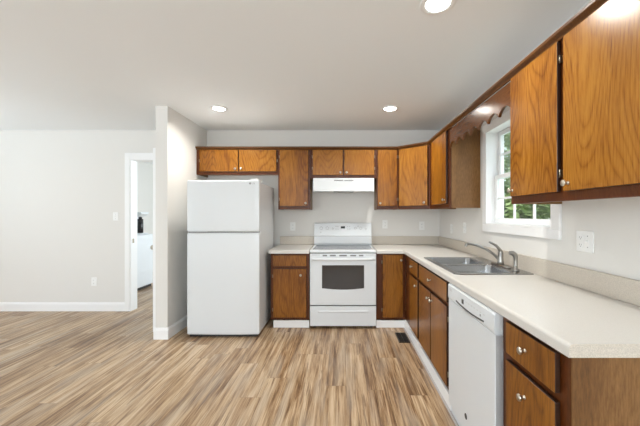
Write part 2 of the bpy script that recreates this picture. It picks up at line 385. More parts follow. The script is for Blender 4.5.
# plain window frames behind the camera and on the living side
def simple_window(name, axis, c, a0, a1, z0, z1):
    b = MB(); f = 0.06
    def bx(p0, p1, q0, q1):
        if axis == 'y': b.box(c-0.05, c, p0, p1, q0, q1)
        else: b.box(p0, p1, c-0.05, c, q0, q1)
    bx(a0, a0+f, z0, z1); bx(a1-f, a1, z0, z1); bx(a0, a1, z0, z0+f); bx(a0, a1, z1-f, z1); mm = (a0+a1)/2; bx(mm-0.02, mm+0.02, z0, z1)
    struct(name, b, 'trim')
simple_window('window_2', 'y', XL-0.01, -2.1, -0.3, 0.3, 2.2)
simple_window('window_3', 'y', XL-0.01, 0.8, 3.0, 0.3, 2.2)
simple_window('window_4', 'x', YR-0.01, -3.8, -1.4, 0.3, 2.2)
simple_window('window_5', 'x', YR-0.01, -0.75, 0.75, 0.7, 2.2)  # unseen frame around the added kitchen fill

# ------------------------------------------------------------------ cabinets
XB = 0.735       # face frame plane of the right-hand base run
YF = 3.56        # face frame plane of the back base run
XU = 1.015       # face frame plane of the right-hand wall cabinets
YU = 3.86        # face frame plane of the back wall cabinets
ZU0, ZU1 = 1.357, 2.118
KNOB = [(0.008, 0), (0.008, 0.002), (0.005, 0.004), (0.005, 0.012), (0.011, 0.016), (0.0142, 0.020), (0.0138, 0.025), (0.009, 0.028), (0.002, 0.029)]
def knob(parent, x, z, y=-0.0215): obj('knob', MB().lathe(KNOB, facing(x, y, z), seg=16), 'nickel', parent)
def door(root, x0, x1, z0, z1, kx=None, kz=None, hinge=None, name='door', mat='door'):
    d = obj(name, MB().box(x0, x1, -0.0215, -0.0015, z0, z1, 1, front=0), [mat, 'edge'], root, bevel=0.0035, angle=60)
    if kx is not None: knob(d, kx, kz)
    if hinge:
        for hz in (z0+0.085, z1-0.085) if z1-z0 > 0.3 else ((z0+z1)/2,):
            hx = x1+0.006 if hinge == 'r' else x0-0.006
            obj('hinge', MB().lathe([(0.0035, -0.018), (0.0035, 0.018)], Matrix.Translation((hx, -0.012, hz)), seg=10).box(hx-0.005, hx+0.005, -0.008, -0.001, hz-0.016, hz+0.016), 'brass', d)
    return d
def carcass(root, W, D, z0, z1, lift=0.03, base=False, mats=('side', 'inside'), open_top=False):
    b = MB(); t = 0.016; y0 = 0.021
    b.box(0.0006, t, y0, D, z0, z1); b.box(W-t, W-0.0006, y0, D, z0, z1); b.box(t, W-t, D-0.008, D, z0+lift, z1, 1)
    b.box(t, W-t, y0, D-0.008, z0+lift, z0+lift+t, 1)
    if not open_top: b.box(t, W-t, y0, D-0.008, z1-t, z1, 1)
    return obj('carcass', b, mats, root)
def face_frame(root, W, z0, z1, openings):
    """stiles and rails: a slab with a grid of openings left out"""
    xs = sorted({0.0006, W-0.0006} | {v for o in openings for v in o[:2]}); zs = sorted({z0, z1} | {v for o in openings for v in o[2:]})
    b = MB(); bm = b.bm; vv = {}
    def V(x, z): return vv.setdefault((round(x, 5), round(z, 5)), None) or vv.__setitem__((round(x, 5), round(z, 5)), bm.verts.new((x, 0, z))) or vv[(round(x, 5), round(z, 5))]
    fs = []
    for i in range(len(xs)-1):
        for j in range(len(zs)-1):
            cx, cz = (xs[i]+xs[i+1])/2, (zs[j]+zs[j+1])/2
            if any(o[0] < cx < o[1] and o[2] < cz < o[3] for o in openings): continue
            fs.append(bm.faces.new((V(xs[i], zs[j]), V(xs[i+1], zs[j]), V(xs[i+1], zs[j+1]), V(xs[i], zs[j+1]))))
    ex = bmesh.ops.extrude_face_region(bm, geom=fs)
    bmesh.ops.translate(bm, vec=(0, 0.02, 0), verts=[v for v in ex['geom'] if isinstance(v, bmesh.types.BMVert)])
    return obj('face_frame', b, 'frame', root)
def inset(d, m=0.014): return (d[0]+m, d[1]-m, d[2]+m, d[3]-m)
def cabinet(name, label, loc, rotz, W, D, z0, z1, fronts, group=None, base=False, mat='door'):
    """fronts: (kind, x0, x1, z0, z1, knob x, knob z, hinge side)"""
    root = thing(name, label, 'cabinet', loc, rotz, group)
    carcass(root, W, D, z0, z1, lift=0.03 if not base else 0.0, open_top=base)
    face_frame(root, W, z0, z1, [inset(f[1:5]) for f in fronts])
    for f in fronts: door(root, f[1], f[2], f[3], f[4], f[5], f[6], f[7], name=f[0], mat=mat)
    return root
UB = YB-YU-0.002
dzb, dzt = ZU0+0.042, 2.096
G_U = 'wall cabinets along the back wall'
x0 = -1.811
cabinet('wall_cabinet', 'short two-door wooden wall cabinet high above the white refrigerator', (x0, YU, 0), 0, 1.016, UB, 1.79, ZU1,
        [('door', 0.045, 0.523, 1.828, dzt, 0.493, 1.862, 'l'), ('door', 0.534, 0.998, 1.828, dzt, 0.564, 1.862, 'r')], G_U)
cabinet('wall_cabinet', 'tall one-door wooden wall cabinet between the refrigerator cabinet and the range hood', (-0.794, YU, 0), 0, 0.398, UB, ZU0, ZU1,
        [('door', 0.022, 0.376, dzb, dzt, 0.345, dzb+0.035, 'l')], G_U)
cabinet('wall_cabinet', 'short two-door wooden wall cabinet directly above the white range hood', (-0.395, YU, 0), 0, 0.826, UB, 1.745, ZU1,
        [('door', 0.032, 0.405, 1.783, dzt, 0.375, 1.815, 'l'), ('door', 0.423, 0.795, 1.783, dzt, 0.452, 1.815, 'r')], G_U)
cabinet('wall_cabinet', 'tall narrow one-door wooden wall cabinet right of the range hood', (0.432, YU, 0), 0, 0.266, UB, ZU0, ZU1,
        [('door', 0.012, 0.248, dzb, dzt, 0.04, dzb+0.035, 'r')], G_U)
# diagonal corner cabinet
A = Vector((0.70, YU)); Bp = Vector((XU, 3.575)); d = Bp-A; L = d.length; ang = math.atan2(d.y, d.x)
root = thing('corner_cabinet', 'diagonal one-door wooden wall cabinet set across the room corner', 'cabinet', (A.x, A.y, 0), ang)
inv = Matrix.Rotation(-ang, 2)
def loc2(x, y): v = inv @ (Vector((x, y))-A); return (v.x, v.y)
poly = [(0.012, 0.021), (L-0.012, 0.021), loc2(XU+0.012, 3.577), loc2(XW-0.002, 3.577), loc2(XW-0.002, YB-0.002), loc2(0.702, YB-0.002), loc2(0.702, YU+0.012)]
obj('carcass', MB().prism(poly, ZU0+0.03, ZU1-0.001), 'side', root)
face_frame(root, L, ZU0, ZU1, [inset((0.022, L-0.022, dzb, dzt))])
door(root, 0.022, L-0.022, dzb, dzt, L-0.055, dzb+0.035, 'l')
RX = R(-90)
UD = XW-XU-0.002
cabinet('wall_cabinet', 'tall one-door wooden wall cabinet on the window wall beside the corner cabinet', (XU, 3.572, 0), RX, 0.642, UD, ZU0, ZU1,
        [('door', 0.125, 0.606, dzb, dzt, 0.57, dzb+0.04, 'l')])
cabinet('wall_cabinet', 'large two-door wooden wall cabinet right of the window, nearest the camera', (XU, 1.858, 0), RX, 0.90, UD, ZU0, ZU1,
        [('door', 0.026, 0.424, dzb, dzt, 0.05, dzb+0.035, 'r'), ('door', 0.462, 0.875, dzb, dzt, 0.495, dzb+0.035, 'r')])
# cornice swept along the tops of all the wall cabinets
path = [Vector((-1.811, YU)), Vector((0.70, YU)), Vector((XU, 3.575)), Vector((XU, 0.958))]
def offs(dist):
    out = []
    for i, p in enumerate(path):
        ns = []
        for a, c in ((i-1, i), (i, i+1)):
            if a < 0 or c >= len(path): continue
            t = (path[c]-path[a]).normalized(); ns.append(Vector((t.y, -t.x)))
        n = sum(ns, Vector((0, 0))).normalized(); out.append(p+n*(dist/max(0.3, n.dot(ns[0]))))
    return out
prof = [(0.0015, 2.099), (0.012, 2.099), (0.016, 2.108), (0.028, 2.116), (0.034, 2.122), (0.034, 2.136), (0.0015, 2.136)]
pl = [offs(dd) for dd, z in prof]
loops = [[Vector((pl[k][i].x, pl[k][i].y, prof[k][1])) for k in range(len(prof))] for i in range(len(path))]
tag(obj('cornice_moulding', MB().loft(loops, smooth=False), 'crown', bevel=0.002), 'thin brown wooden cornice running along the tops of the wall cabinets', 'moulding')
# scalloped valance over the window
vy0, vy1 = 1.862, 2.926; pts = []
n = 7; wv = (vy1-vy0)/n; zl, amp = 1.925, 0.046
top = [(vy1, 2.098), (vy0, 2.098)]
for i in range(n):
    for k in range(11):
        t = k/10; a = vy0+wv*(i+t); z = zl+amp*math.sin(PI*t)**0.75
        if not pts or abs(pts[-1][0]-a) > 1e-6: pts.append((a, z))
tag(obj('window_valance', MB().prism(top+pts, XU, XU+0.019, axis='x'), 'rail', bevel=0.002), 'dark wooden valance with a scalloped lower edge above the window', 'valance')

# base cabinets
ZB0, ZB1 = 0.09, 0.8515
BD = YB-YF-0.004
dz0, dz1, rz0, rz1 = 0.118, 0.664, 0.694, 0.83
cabinet('base_cabinet', 'wooden base cabinet with one drawer and one door between refrigerator and range', (-0.818, YF, 0), 0, 0.444, BD, ZB0, ZB1,
        [('drawer', 0.03, 0.412, rz0+0.01, rz1, None, None, None), ('door', 0.03, 0.412, dz0, dz1+0.01, 0.348, dz1-0.06, 'l')], base=True, mat='base_door')
cabinet('corner_base_cabinet', 'wooden corner base cabinet with one plain tall door right of the range', (0.392, YF, 0), 0, 0.341, BD, ZB0, ZB1,
        [('door', 0.072, 0.302, dz0, rz1+0.005, 0.282, rz1-0.055, 'l')], base=True, mat='base_door')
RD = XW-XB-0.004
def ly(y, top): return top-y
t1 = 3.557
cabinet('base_cabinet', 'narrow wooden base cabinet with one drawer over one door near the corner', (XB, t1, 0), RX, 0.652, RD-0.0, ZB0, ZB1,
        [('drawer', t1-3.27, t1-2.935, rz0, rz1, t1-3.15, 0.765, None), ('door', t1-3.27, t1-2.935, dz0, dz1, t1-2.97, dz1-0.055, 'l')], base=True, mat='base_door')
t2 = 2.904
cabinet('sink_base_cabinet', 'wooden sink base cabinet with false drawer front and two doors below the sink', (XB, t2, 0), RX, 0.862, RD, ZB0, ZB1,
        [('drawer', 0.024, 0.785, rz0, rz1, 0.40, 0.765, None), ('door', 0.024, 0.395, dz0, dz1, 0.36, dz1-0.055, 'l'), ('door', 0.41, 0.785, dz0, dz1, 0.445, dz1-0.055, 'r')], base=True, mat='base_door')
t3 = 1.412
endc = cabinet('base_cabinet', 'wooden end base cabinet with one drawer and one door right of the dishwasher', (XB, t3, 0), RX, 0.416, RD, ZB0, ZB1,
        [('drawer', 0.059, 0.372, rz0, rz1, 0.204, 0.764, None), ('door', 0.059, 0.372, dz0, dz1, 0.20, 0.58, 'l')], base=True, mat='base_door')
obj('end_panel', MB().box(0.4166, 0.423, 0.0, RD, 0.0, ZB1), 'side', endc, label='flat brown plywood end panel')
# white toe boards and a thin grey strip on the floor before them
struct('baseboard_right', MB().box(0.7145, 0.7345, 2.040, 3.543, 0, 0.087), 'trim', bevel=0.003)
struct('baseboard_right_end', MB().box(0.7145, 0.7345, 0.99, 1.412, 0, 0.087), 'trim', bevel=0.003)
struct('baseboard_kitchen_corner', MB().box(0.392, 0.7345, 3.544, 3.559, 0, 0.083), 'trim', bevel=0.003)
struct('baseboard_kitchen_left', MB().box(-0.785, -0.374, 3.544, 3.559, 0, 0.083), 'trim', bevel=0.003)
struct('floor_strip', MB().box(0.697, 0.7143, 1.0, 3.525, 0, 0.006), 'strip_grey', bevel=0.002)

# ------------------------------------------------------------------ countertops
CZ0, CZ1 = 0.853, 0.895
def slab(xs, ys, keep, fronts, ends):
    b = MB(); bm = b.bm; vv = {}
    def V(i, j):
        if (i, j) not in vv: vv[(i, j)] = bm.verts.new((xs[i], ys[j], CZ0))
        return vv[(i, j)]
    fs = [bm.faces.new((V(i, j), V(i+1, j), V(i+1, j+1), V(i, j+1))) for i in range(len(xs)-1) for j in range(len(ys)-1) if keep((xs[i]+xs[i+1])/2, (ys[j]+ys[j+1])/2)]
    ex = bmesh.ops.extrude_face_region(bm, geom=fs)
    bmesh.ops.translate(bm, vec=(0, 0, CZ1-CZ0), verts=[v for v in ex['geom'] if isinstance(v, bmesh.types.BMVert)])
    lay = bm.edges.layers.float.new('bevel_weight_edge')
    for e in bm.edges:
        (p, q) = e.verts
        if any(all(abs(v.co[ax]-c) < 1e-5 for v in (p, q)) for ax, c in fronts) and abs(p.co.z-q.co.z) < 1e-6 and p.co.z > CZ0+0.01: e[lay] = 1.0
    for f in bm.faces:
        if any(all(abs(v.co[ax]-c) < 1e-5 for v in f.verts) for ax, c in ends): f.material_index = 1
    return b
XC, YC, YE = 0.70, 3.50, 0.956
SX0, SX1, SY0, SY1 = 0.752, 1.284, 2.055, 2.875     # sink flange
hx0, hx1, hy0, hy1 = SX0+0.015, SX1-0.015, SY0+0.015, SY1-0.015
def keepL(x, y):
    if hx0 < x < hx1 and hy0 < y < hy1: return False
    return x > XC or y > YC
ct = tag(obj('countertop', slab([0.393, XC, hx0, hx1, XW-0.002], [YE, hy0, hy1, YC, YB-0.002], keepL, [(0, XC), (1, YC)], [(1, YE)]), ['laminate', 'laminate_tan']),
         'long cream laminate countertop turning the corner and holding the sink', 'countertop')
def front_roll(o):
    md = o.modifiers.new('bevel', 'BEVEL'); md.width = 0.014; md.segments = 5; md.limit_method = 'WEIGHT'
front_roll(ct)
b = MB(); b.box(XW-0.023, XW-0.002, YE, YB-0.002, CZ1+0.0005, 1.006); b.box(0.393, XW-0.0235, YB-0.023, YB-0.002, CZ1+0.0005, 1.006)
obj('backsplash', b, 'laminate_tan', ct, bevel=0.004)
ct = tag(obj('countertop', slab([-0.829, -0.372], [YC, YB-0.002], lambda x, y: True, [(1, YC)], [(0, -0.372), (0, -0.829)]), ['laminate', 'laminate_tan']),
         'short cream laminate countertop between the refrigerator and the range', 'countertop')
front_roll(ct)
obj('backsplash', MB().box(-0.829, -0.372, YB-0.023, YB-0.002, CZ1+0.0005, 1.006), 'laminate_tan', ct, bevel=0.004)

# ------------------------------------------------------------------ sink, faucet, sprayer
sk = thing('kitchen_sink', 'double bowl stainless steel sink set into the long countertop', 'sink', (0, 0, CZ1))
b = MB(); bm = b.bm
bowls = [(SX0+0.035, 1.165, SY0+0.045, 2.44), (SX0+0.035, 1.165, 2.475, SY1-0.04)]
fz = 0.005
edges = []
def ring_verts(pts):
    vs_ = [bm.verts.new(p) for p in pts]
    es = [bm.edges.new((vs_[i], vs_[(i+1) % len(vs_)])) for i in range(len(vs_))]
    return vs_, es
outer, eo = ring_verts(rrect(SX0, SX1, SY0, SY1, 0.03, fz)); edges += eo
low = [bm.verts.new(p) for p in rrect(SX0-0.002, SX1+0.002, SY0-0.002, SY1+0.002, 0.032, 0.0008)]
for i in range(len(outer)):
    j = (i+1) % len(outer); bm.faces.new((low[i], low[j], outer[j], outer[i]))
holes = []
for x0_, x1_, y0_, y1_ in bowls:
    hv, he = ring_verts(rrect(x0_, x1_, y0_, y1_, 0.045, fz)); edges += he; holes.append(hv)
bmesh.ops.triangle_fill(bm, use_beauty=True, use_dissolve=False, edges=edges, normal=(0, 0, 1))
obj('rim', b, 'steel', sk)
for (x0_, x1_, y0_, y1_) in bowls:
    b = MB(); lps = []
    for q, (ins, z) in enumerate(((0, fz), (0.004, -0.004), (0.008, -0.12), (0.016, -0.155), (0.04, -0.17), (0.10, -0.176))):
        lps.append(rrect(x0_+ins, x1_-ins, y0_+ins, y1_-ins, 0.045, z))
    b.loft(lps, cap0=False, cap1=True)
    bw = obj('bowl', b, 'steel', sk)
    cx, cy = (x0_+x1_)/2, (y0_+y1_)/2
    obj('drain', MB().lathe([(0.042, 0), (0.042, 0.003), (0.034, 0.003), (0.02, 0.001)], Matrix.Translation((cx, cy, -0.1755))), 'nickel', bw)
fc = thing('faucet', 'single lever nickel faucet with low arched spout behind the sink bowls', 'faucet', (1.224, 2.394, CZ1+fz+0.0005))
obj('base_plate', MB().loft([rrect(-0.026, 0.026, -0.125, 0.125, 0.025, 0), rrect(-0.026, 0.026, -0.125, 0.125, 0.025, 0.006), rrect(-0.018, 0.018, -0.115, 0.115, 0.017, 0.012)]), 'nickel_dark', fc)
obj('body', MB().lathe([(0.024, 0.0122), (0.023, 0.03), (0.020, 0.06), (0.019, 0.095), (0.020, 0.10), (0.015, 0.112), (0.003, 0.117)]), 'nickel_dark', fc)
obj('spout', MB().tube([(-0.012, 0, 0.05), (-0.06, 0.0, 0.093), (-0.12, 0.0, 0.130), (-0.19, 0.0, 0.158), (-0.245, 0, 0.167), (-0.264, 0, 0.163), (-0.268, 0, 0.148)], [0.013, 0.011, 0.0095, 0.009, 0.009, 0.0105, 0.0105]), 'nickel_dark', fc)
obj('lever', MB().tube([(0, 0, 0.108), (-0.014, -0.003, 0.130), (-0.040, -0.005, 0.157), (-0.080, -0.008, 0.178), (-0.094, -0.009, 0.182)], [0.016, 0.013, 0.0095, 0.008, 0.005]), 'nickel_dark', fc)
sp = thing('side_sprayer', 'small nickel pull-out sprayer standing right of the faucet', 'sprayer', (1.218, 2.175, CZ1+fz+0.0005))
obj('base', MB().lathe([(0.024, 0), (0.023, 0.008), (0.015, 0.016), (0.014, 0.03)]), 'nickel_dark', sp)
obj('head', MB().tube([(0, 0, 0.03), (0, 0, 0.075), (-0.004, 0, 0.105), (-0.02, 0, 0.122), (-0.042, 0, 0.124)], [0.013, 0.0125, 0.016, 0.017, 0.014]), 'nickel_dark', sp)

# ------------------------------------------------------------------ range
RXc, RW = 0.0115, 0.755
rg = thing('electric_range', 'white freestanding electric range with smoked oven window between the base cabinets', 'stove', (RXc, 3.503, 0))
h = RW/2
obj('body', MB().box(-h+0.002, h-0.002, 0.03, 0.640, 0.022, 0.862), 'white', rg, bevel=0.004)
b = MB(); b.box(-h, h, 0.0, 0.642, 0.8625, 0.893)
obj('cooktop_rim', b, 'white', rg, bevel=0.008, segs=3)
gt = obj('cooktop_glass', MB().box(-h+0.03, h-0.03, 0.05, 0.555, 0.8935, 0.897), 'cooktop', rg, bevel=0.001)
for bx_, by_, br in ((-0.19, 0.18, 0.105), (0.19, 0.18, 0.085), (-0.19, 0.42, 0.08), (0.19, 0.42, 0.105), (0.0, 0.32, 0.06)):
    pr = [(br, 0.8971), (br, 0.8975), (br-0.006, 0.8975), (br-0.006, 0.8971)]
    obj('burner_ring', MB().lathe(pr, Matrix.Translation((bx_, by_, 0)), seg=40, caps=False), 'ring', gt)
obj('seam', MB().box(-h+0.004, h-0.004, 0.018, 0.0298, 0.2565, 0.2675), 'dark', rg)
obj('seam', MB().box(-h+0.004, h-0.004, 0.012, 0.0298, 0.8535, 0.862), 'dark', rg)
# oven door with bowed lower window edge
od = obj('oven_door', MB().box(-h+0.003, h-0.003, 0.0, 0.0295, 0.268, 0.853), 'white', rg, bevel=0.008, segs=3)
wp = [(-0.238, 0.722), (-0.238, 0.462)]
wp += [(-0.238+0.476*k/12, 0.462-0.016*math.sin(PI*k/12)) for k in range(1, 12)] + [(0.238, 0.462), (0.238, 0.722)]
obj('oven_window', MB().prism(wp, -0.0035, 0.0005, axis='y'), 'oven_glass', od, bevel=0.002)
b = MB()
for cx, ww in ((-0.305, 0.09), (-0.205, 0.05), (-0.115, 0.066), (0.0, 0.085), (0.115, 0.066), (0.205, 0.05), (0.305, 0.09)):
    big = abs(cx) < 0.3
    if big: b.box(cx-ww/2, cx+ww/2, -0.0012, 0.0005, 0.823, 0.838)
    else: b.box(cx-ww/2, cx+ww/2, -0.0012, 0.0005, 0.836, 0.839)
obj('vent_slot', b, 'filter', od)
hp = []
for k in range(13):
    t = -1+2*k/12; hp.append((t*0.352, -0.046+0.008*t*t, 0.792+0.004*(t*t)))
b = MB()
lp = []
for (x_, y_, z_) in hp: lp.append([Vector((x_, y_+0.011*math.cos(a), z_+0.0155*math.sin(a))) for a in [2*PI*i/12 for i in range(12)]])
b.loft(lp); b.box(-0.35, -0.32, -0.034, 0.001, 0.785, 0.806); b.box(0.32, 0.35, -0.034, 0.001, 0.785, 0.806)
obj('handle', b, 'white', od)
dw_ = obj('storage_drawer', MB().box(-h+0.003, h-0.003, 0.0, 0.0295, 0.032, 0.256), 'white', rg, bevel=0.007, segs=3)
b = MB(); b.loft([[Vector((-0.27, -0.009, 0.205+0.004*s)) if False else Vector((x_, -0.001-0.010*math.sin(a)*(1 if abs(x_) < 0.26 else 0.3), 0.2+0.010*math.cos(a))) for a in [PI*i/6 for i in range(7)]] for s, x_ in enumerate([-0.285, -0.255, -0.1, 0.1, 0.255, 0.285])], closed=False)
obj('drawer_grip', b, 'white', dw_)
bp = [(0.640, 0.8935), (0.575, 0.8935), (0.555, 0.915), (0.548, 1.01), (0.562, 1.02), (0.585, 1.175), (0.598, 1.185), (0.640, 1.185)]
bg = obj('backguard', MB().loft([[Vector((s*h*0.998, y_, z_)) for y_, z_ in bp] for s in (-1, 1)], smooth=False), 'white', rg, bevel=0.004)
obj('seam', MB().box(-h*0.99, h*0.99, 0.549, 0.556, 1.008, 1.016), 'grey', bg)
tilt = math.atan2(0.023, 0.155)
def on_panel(x_, z_, off=0.0): return Vector((x_, 0.562+(z_-1.02)*0.023/0.155-off, z_))
def pan_box(b, x0_, x1_, z0_, z1_, t=0.0025):
    b.loft([[on_panel(x0_, z0_, o), on_panel(x1_, z0_, o), on_panel(x1_, z1_, o), on_panel(x0_, z1_, o)] for o in (-0.001, t)], smooth=False)
b = MB(); pan_box(b, -0.027, 0.027, 1.112, 1.14); obj('clock_display', b, 'black', bg)
for cx, cz, r_ in ((-0.285, 1.115, 0.021), (-0.205, 1.115, 0.021), (-0.133, 1.11, 0.012), (0.165, 1.115, 0.015), (0.235, 1.115, 0.018), (0.3, 1.105, 0.012), (0.2, 1.14, 0.008), (-0.29, 1.06, 0.008)):
    mt = Matrix.Translation(on_panel(cx, cz)) @ Matrix.Rotation(-tilt, 4, 'X') @ AXY
    obj('touch_button', MB().lathe([(r_, -0.001), (r_, 0.0012), (r_-0.003, 0.0012), (r_-0.003, -0.001)], mt, seg=18, caps=False), 'grey', bg)
for cx in (-0.09, -0.065, 0.065, 0.09):
    for cz in (1.10, 1.135):
        b = MB(); pan_box(b, cx-0.006, cx+0.006, cz, cz+0.006, 0.0012); obj('touch_button', b, 'grey', bg)
for sx in (-1, 1):
    for sy in (0.08, 0.58): obj('levelling_foot', MB().lathe([(0.018, 0), (0.018, 0.006), (0.01, 0.008), (0.01, 0.021)], Matrix.Translation((sx*(h-0.05), sy, 0)), seg=12), 'dark', rg)
# ------------------------------------------------------------------ range hood
hd = thing('range_hood', 'white under-cabinet range hood with dark vent slots above the stove', 'range hood', (0.02, 3.81, 1.578))
hp_ = [(0.347, 0.165), (0.0, 0.165), (-0.012, 0.150), (-0.02, 0.03), (-0.02, 0.0), (-0.008, 0.0), (-0.004, 0.022), (0.347, 0.022)]
obj('canopy', MB().loft([[Vector((s*0.374, y_, z_)) for y_, z_ in hp_] for s in (-1, 1)], smooth=False), 'white', hd, bevel=0.003)
b = MB()
for c0 in (-0.115, 0.01):
    for k in range(9):
        xx = c0+k*0.0125; b.box(xx, xx+0.0085, -0.0165, -0.011, 0.128, 0.141)
obj('vent_slot', b, 'filter', hd)
obj('grease_filter', MB().box(-0.13, 0.13, 0.01, 0.26, 0.006, 0.0215), 'filter', hd, bevel=0.004)

# ------------------------------------------------------------------ refrigerator
FX0, FX1, FY = -1.632, -0.872, 3.255
fr = thing('refrigerator', 'tall white top-freezer refrigerator beside the partition wall', 'refrigerator', ((FX0+FX1)/2, FY, 0))
h = (FX1-FX0)/2
obj('body', MB().box(-h+0.004, h-0.004, 0.079, 0.72, 0.03, 1.636), 'white', fr, bevel=0.008, segs=3)
def fdoor(nm, z0, z1):
    lps = []
    for z, ins in ((z0, 0.008), (z0+0.006, 0.002), (z0+0.02, 0.0), (z1-0.02, 0.0), (z1-0.006, 0.002), (z1, 0.008)):
        pts = []
        for k in range(13):
            t = -1+2*k/12; pts.append(Vector((t*(h-ins), 0.012*t*t*0.9+ins*0.6, z)))
        pts += [Vector((h-ins, 0.07, z)), Vector((-h+ins, 0.07, z))]
        lps.append(pts)
    return obj(nm, MB().loft(lps), 'white', fr, bevel=0.004, angle=40)
fd = fdoor('freezer_door', 1.116, 1.656)
rd = fdoor('refrigerator_door', 0.030, 1.100)
obj('gasket', MB().box(-h+0.012, h-0.012, 0.0705, 0.0785, 0.05, 1.63), 'grey', fr)
obj('divider', MB().box(-h+0.012, h-0.012, 0.02, 0.0700, 1.1005, 1.1155), 'grey', fr)
for pr_, zz in ((fd, 1.1165), (rd, 1.0995)):
    s = 1 if pr_ is fd else -1
    b = MB(); b.loft([[Vector((-h+0.03, 0.008, zz)), Vector((-h+0.22, 0.002, zz)), Vector((-h+0.22, 0.002, zz-s*0.003)), Vector((-h+0.03, 0.008, zz-s*0.003))],
                      [Vector((-h+0.03, -0.014, zz+s*0.002)), Vector((-h+0.19, -0.010, zz+s*0.002)), Vector((-h+0.19, -0.010, zz-s*0.002)), Vector((-h+0.03, -0.014, zz-s*0.002))]], smooth=False)
    obj('grip', b, 'white_grey', pr_)
obj('hinge_cover', MB().prism([(h-0.10, 0.02), (h-0.012, 0.02), (h-0.012, 0.2), (h-0.05, 0.2)], 1.6565, 1.672), 'white_plastic', fr, bevel=0.005)
lx = h-0.075
lg = obj('logo', MB().lathe([(0.011, 0), (0.011, 0.0012)], facing(lx-0.020, 0.0062, 1.622), seg=24), 'grey', fd)
text_mesh('logo_lettering', 'LG', 0.026, 'grey', fd, (lx+0.014, 0.0056, 1.622), (R(90), 0, 0))
obj('toe_grille', MB().box(-h+0.02, h-0.02, 0.03, 0.0785, 0.004, 0.0295), 'dark', fr)
for sx in (-1, 1):
    for sy in (0.1, 0.65): obj('foot', MB().lathe([(0.02, 0), (0.02, 0.0295)], Matrix.Translation((sx*(h-0.06), sy, 0)), seg=12), 'dark', fr)
b = MB(); b.box(-1.8135, -1.785, 3.69, 3.74, 0.285, 0.35); b.tube([(-1.785, 3.715, 0.30), (-1.765, 3.72, 0.25), (-1.745, 3.80, 0.12), (-1.72, 3.95, 0.02), (-1.68, 4.05, 0.012)], 0.006)
cd = tag(obj('power_cord', b, 'dark', bevel=0.003), 'black power plug and cord on the partition wall behind the refrigerator', 'cord')

# ------------------------------------------------------------------ dishwasher
dwr = thing('dishwasher', 'white built-in dishwasher between the sink cabinet and the end cabinet', 'dishwasher', (XC, 2.036, 0), RX)
W = 0.619
obj('tub', MB().box(0.012, W-0.012, 0.04, 0.57, 0.06, 0.846), 'white_grey', dwr)
dd = obj('door', MB().box(0.0, W, 0.0, 0.0385, 0.068, 0.745), 'white', dwr, bevel=0.004)
pn = obj('control_panel', MB().prism([(0.0385, 0.7465), (0.0, 0.7465), (-0.004, 0.76), (-0.004, 0.835), (0.004, 0.848), (0.0385, 0.848)], 0.0, W, axis='x'), 'white', dwr, bevel=0.003)
b = MB()
lp = []
for k in range(15):
    t = -1+2*k/14; lp.append([Vector((0.33+t*0.185, y_, 0.770+dz-0.010*(1-t*t))) for y_, dz in ((-0.0055, -0.004), (-0.0055, 0.004), (-0.003, 0.004), (-0.003, -0.004))])
b.loft(lp, smooth=False); obj('handle_slot', b, 'dark', pn)
b = MB(); b.loft([[Vector((0.33+t*0.09, -0.0045-0.009*(1-t*t), 0.762-0.010*(1-t*t)+dz)) for dz in (0.0, -0.008)] for t in [-1+2*k/10 for k in range(11)]], closed=False)
obj('handle_lip', b, 'white_grey', pn)
b = MB(); b.box(0.235, 0.262, -0.0052, -0.003, 0.78, 0.806); obj('display', b, 'black', pn)
for k in range(7): obj('button', MB().box(0.29+k*0.036, 0.306+k*0.036, -0.005, -0.003, 0.80, 0.806), 'white_grey', pn)
obj('button', MB().box(0.47, 0.482, -0.005, -0.003, 0.782, 0.794), 'grey', pn)
b = MB(); b.box(0.035, 0.075, -0.005, -0.003, 0.805, 0.822); obj('badge', b, 'white_grey', pn)
obj('emblem', MB().lathe([(0.016, 0), (0.016, 0.002)], facing(0.285, 0.0, 0.155), seg=24), 'dark', dd, label='small dark round emblem')
obj('side_strip', MB().box(W+0.0003, W+0.002, 0.003, 0.0375, 0.075, 0.742), 'mid_grey', dd)  # mid grey strip over the near side of the door
obj('toe_panel', MB().box(0.004, W-0.004, 0.016, 0.0385, 0.0, 0.066), 'white', dwr, bevel=0.002)

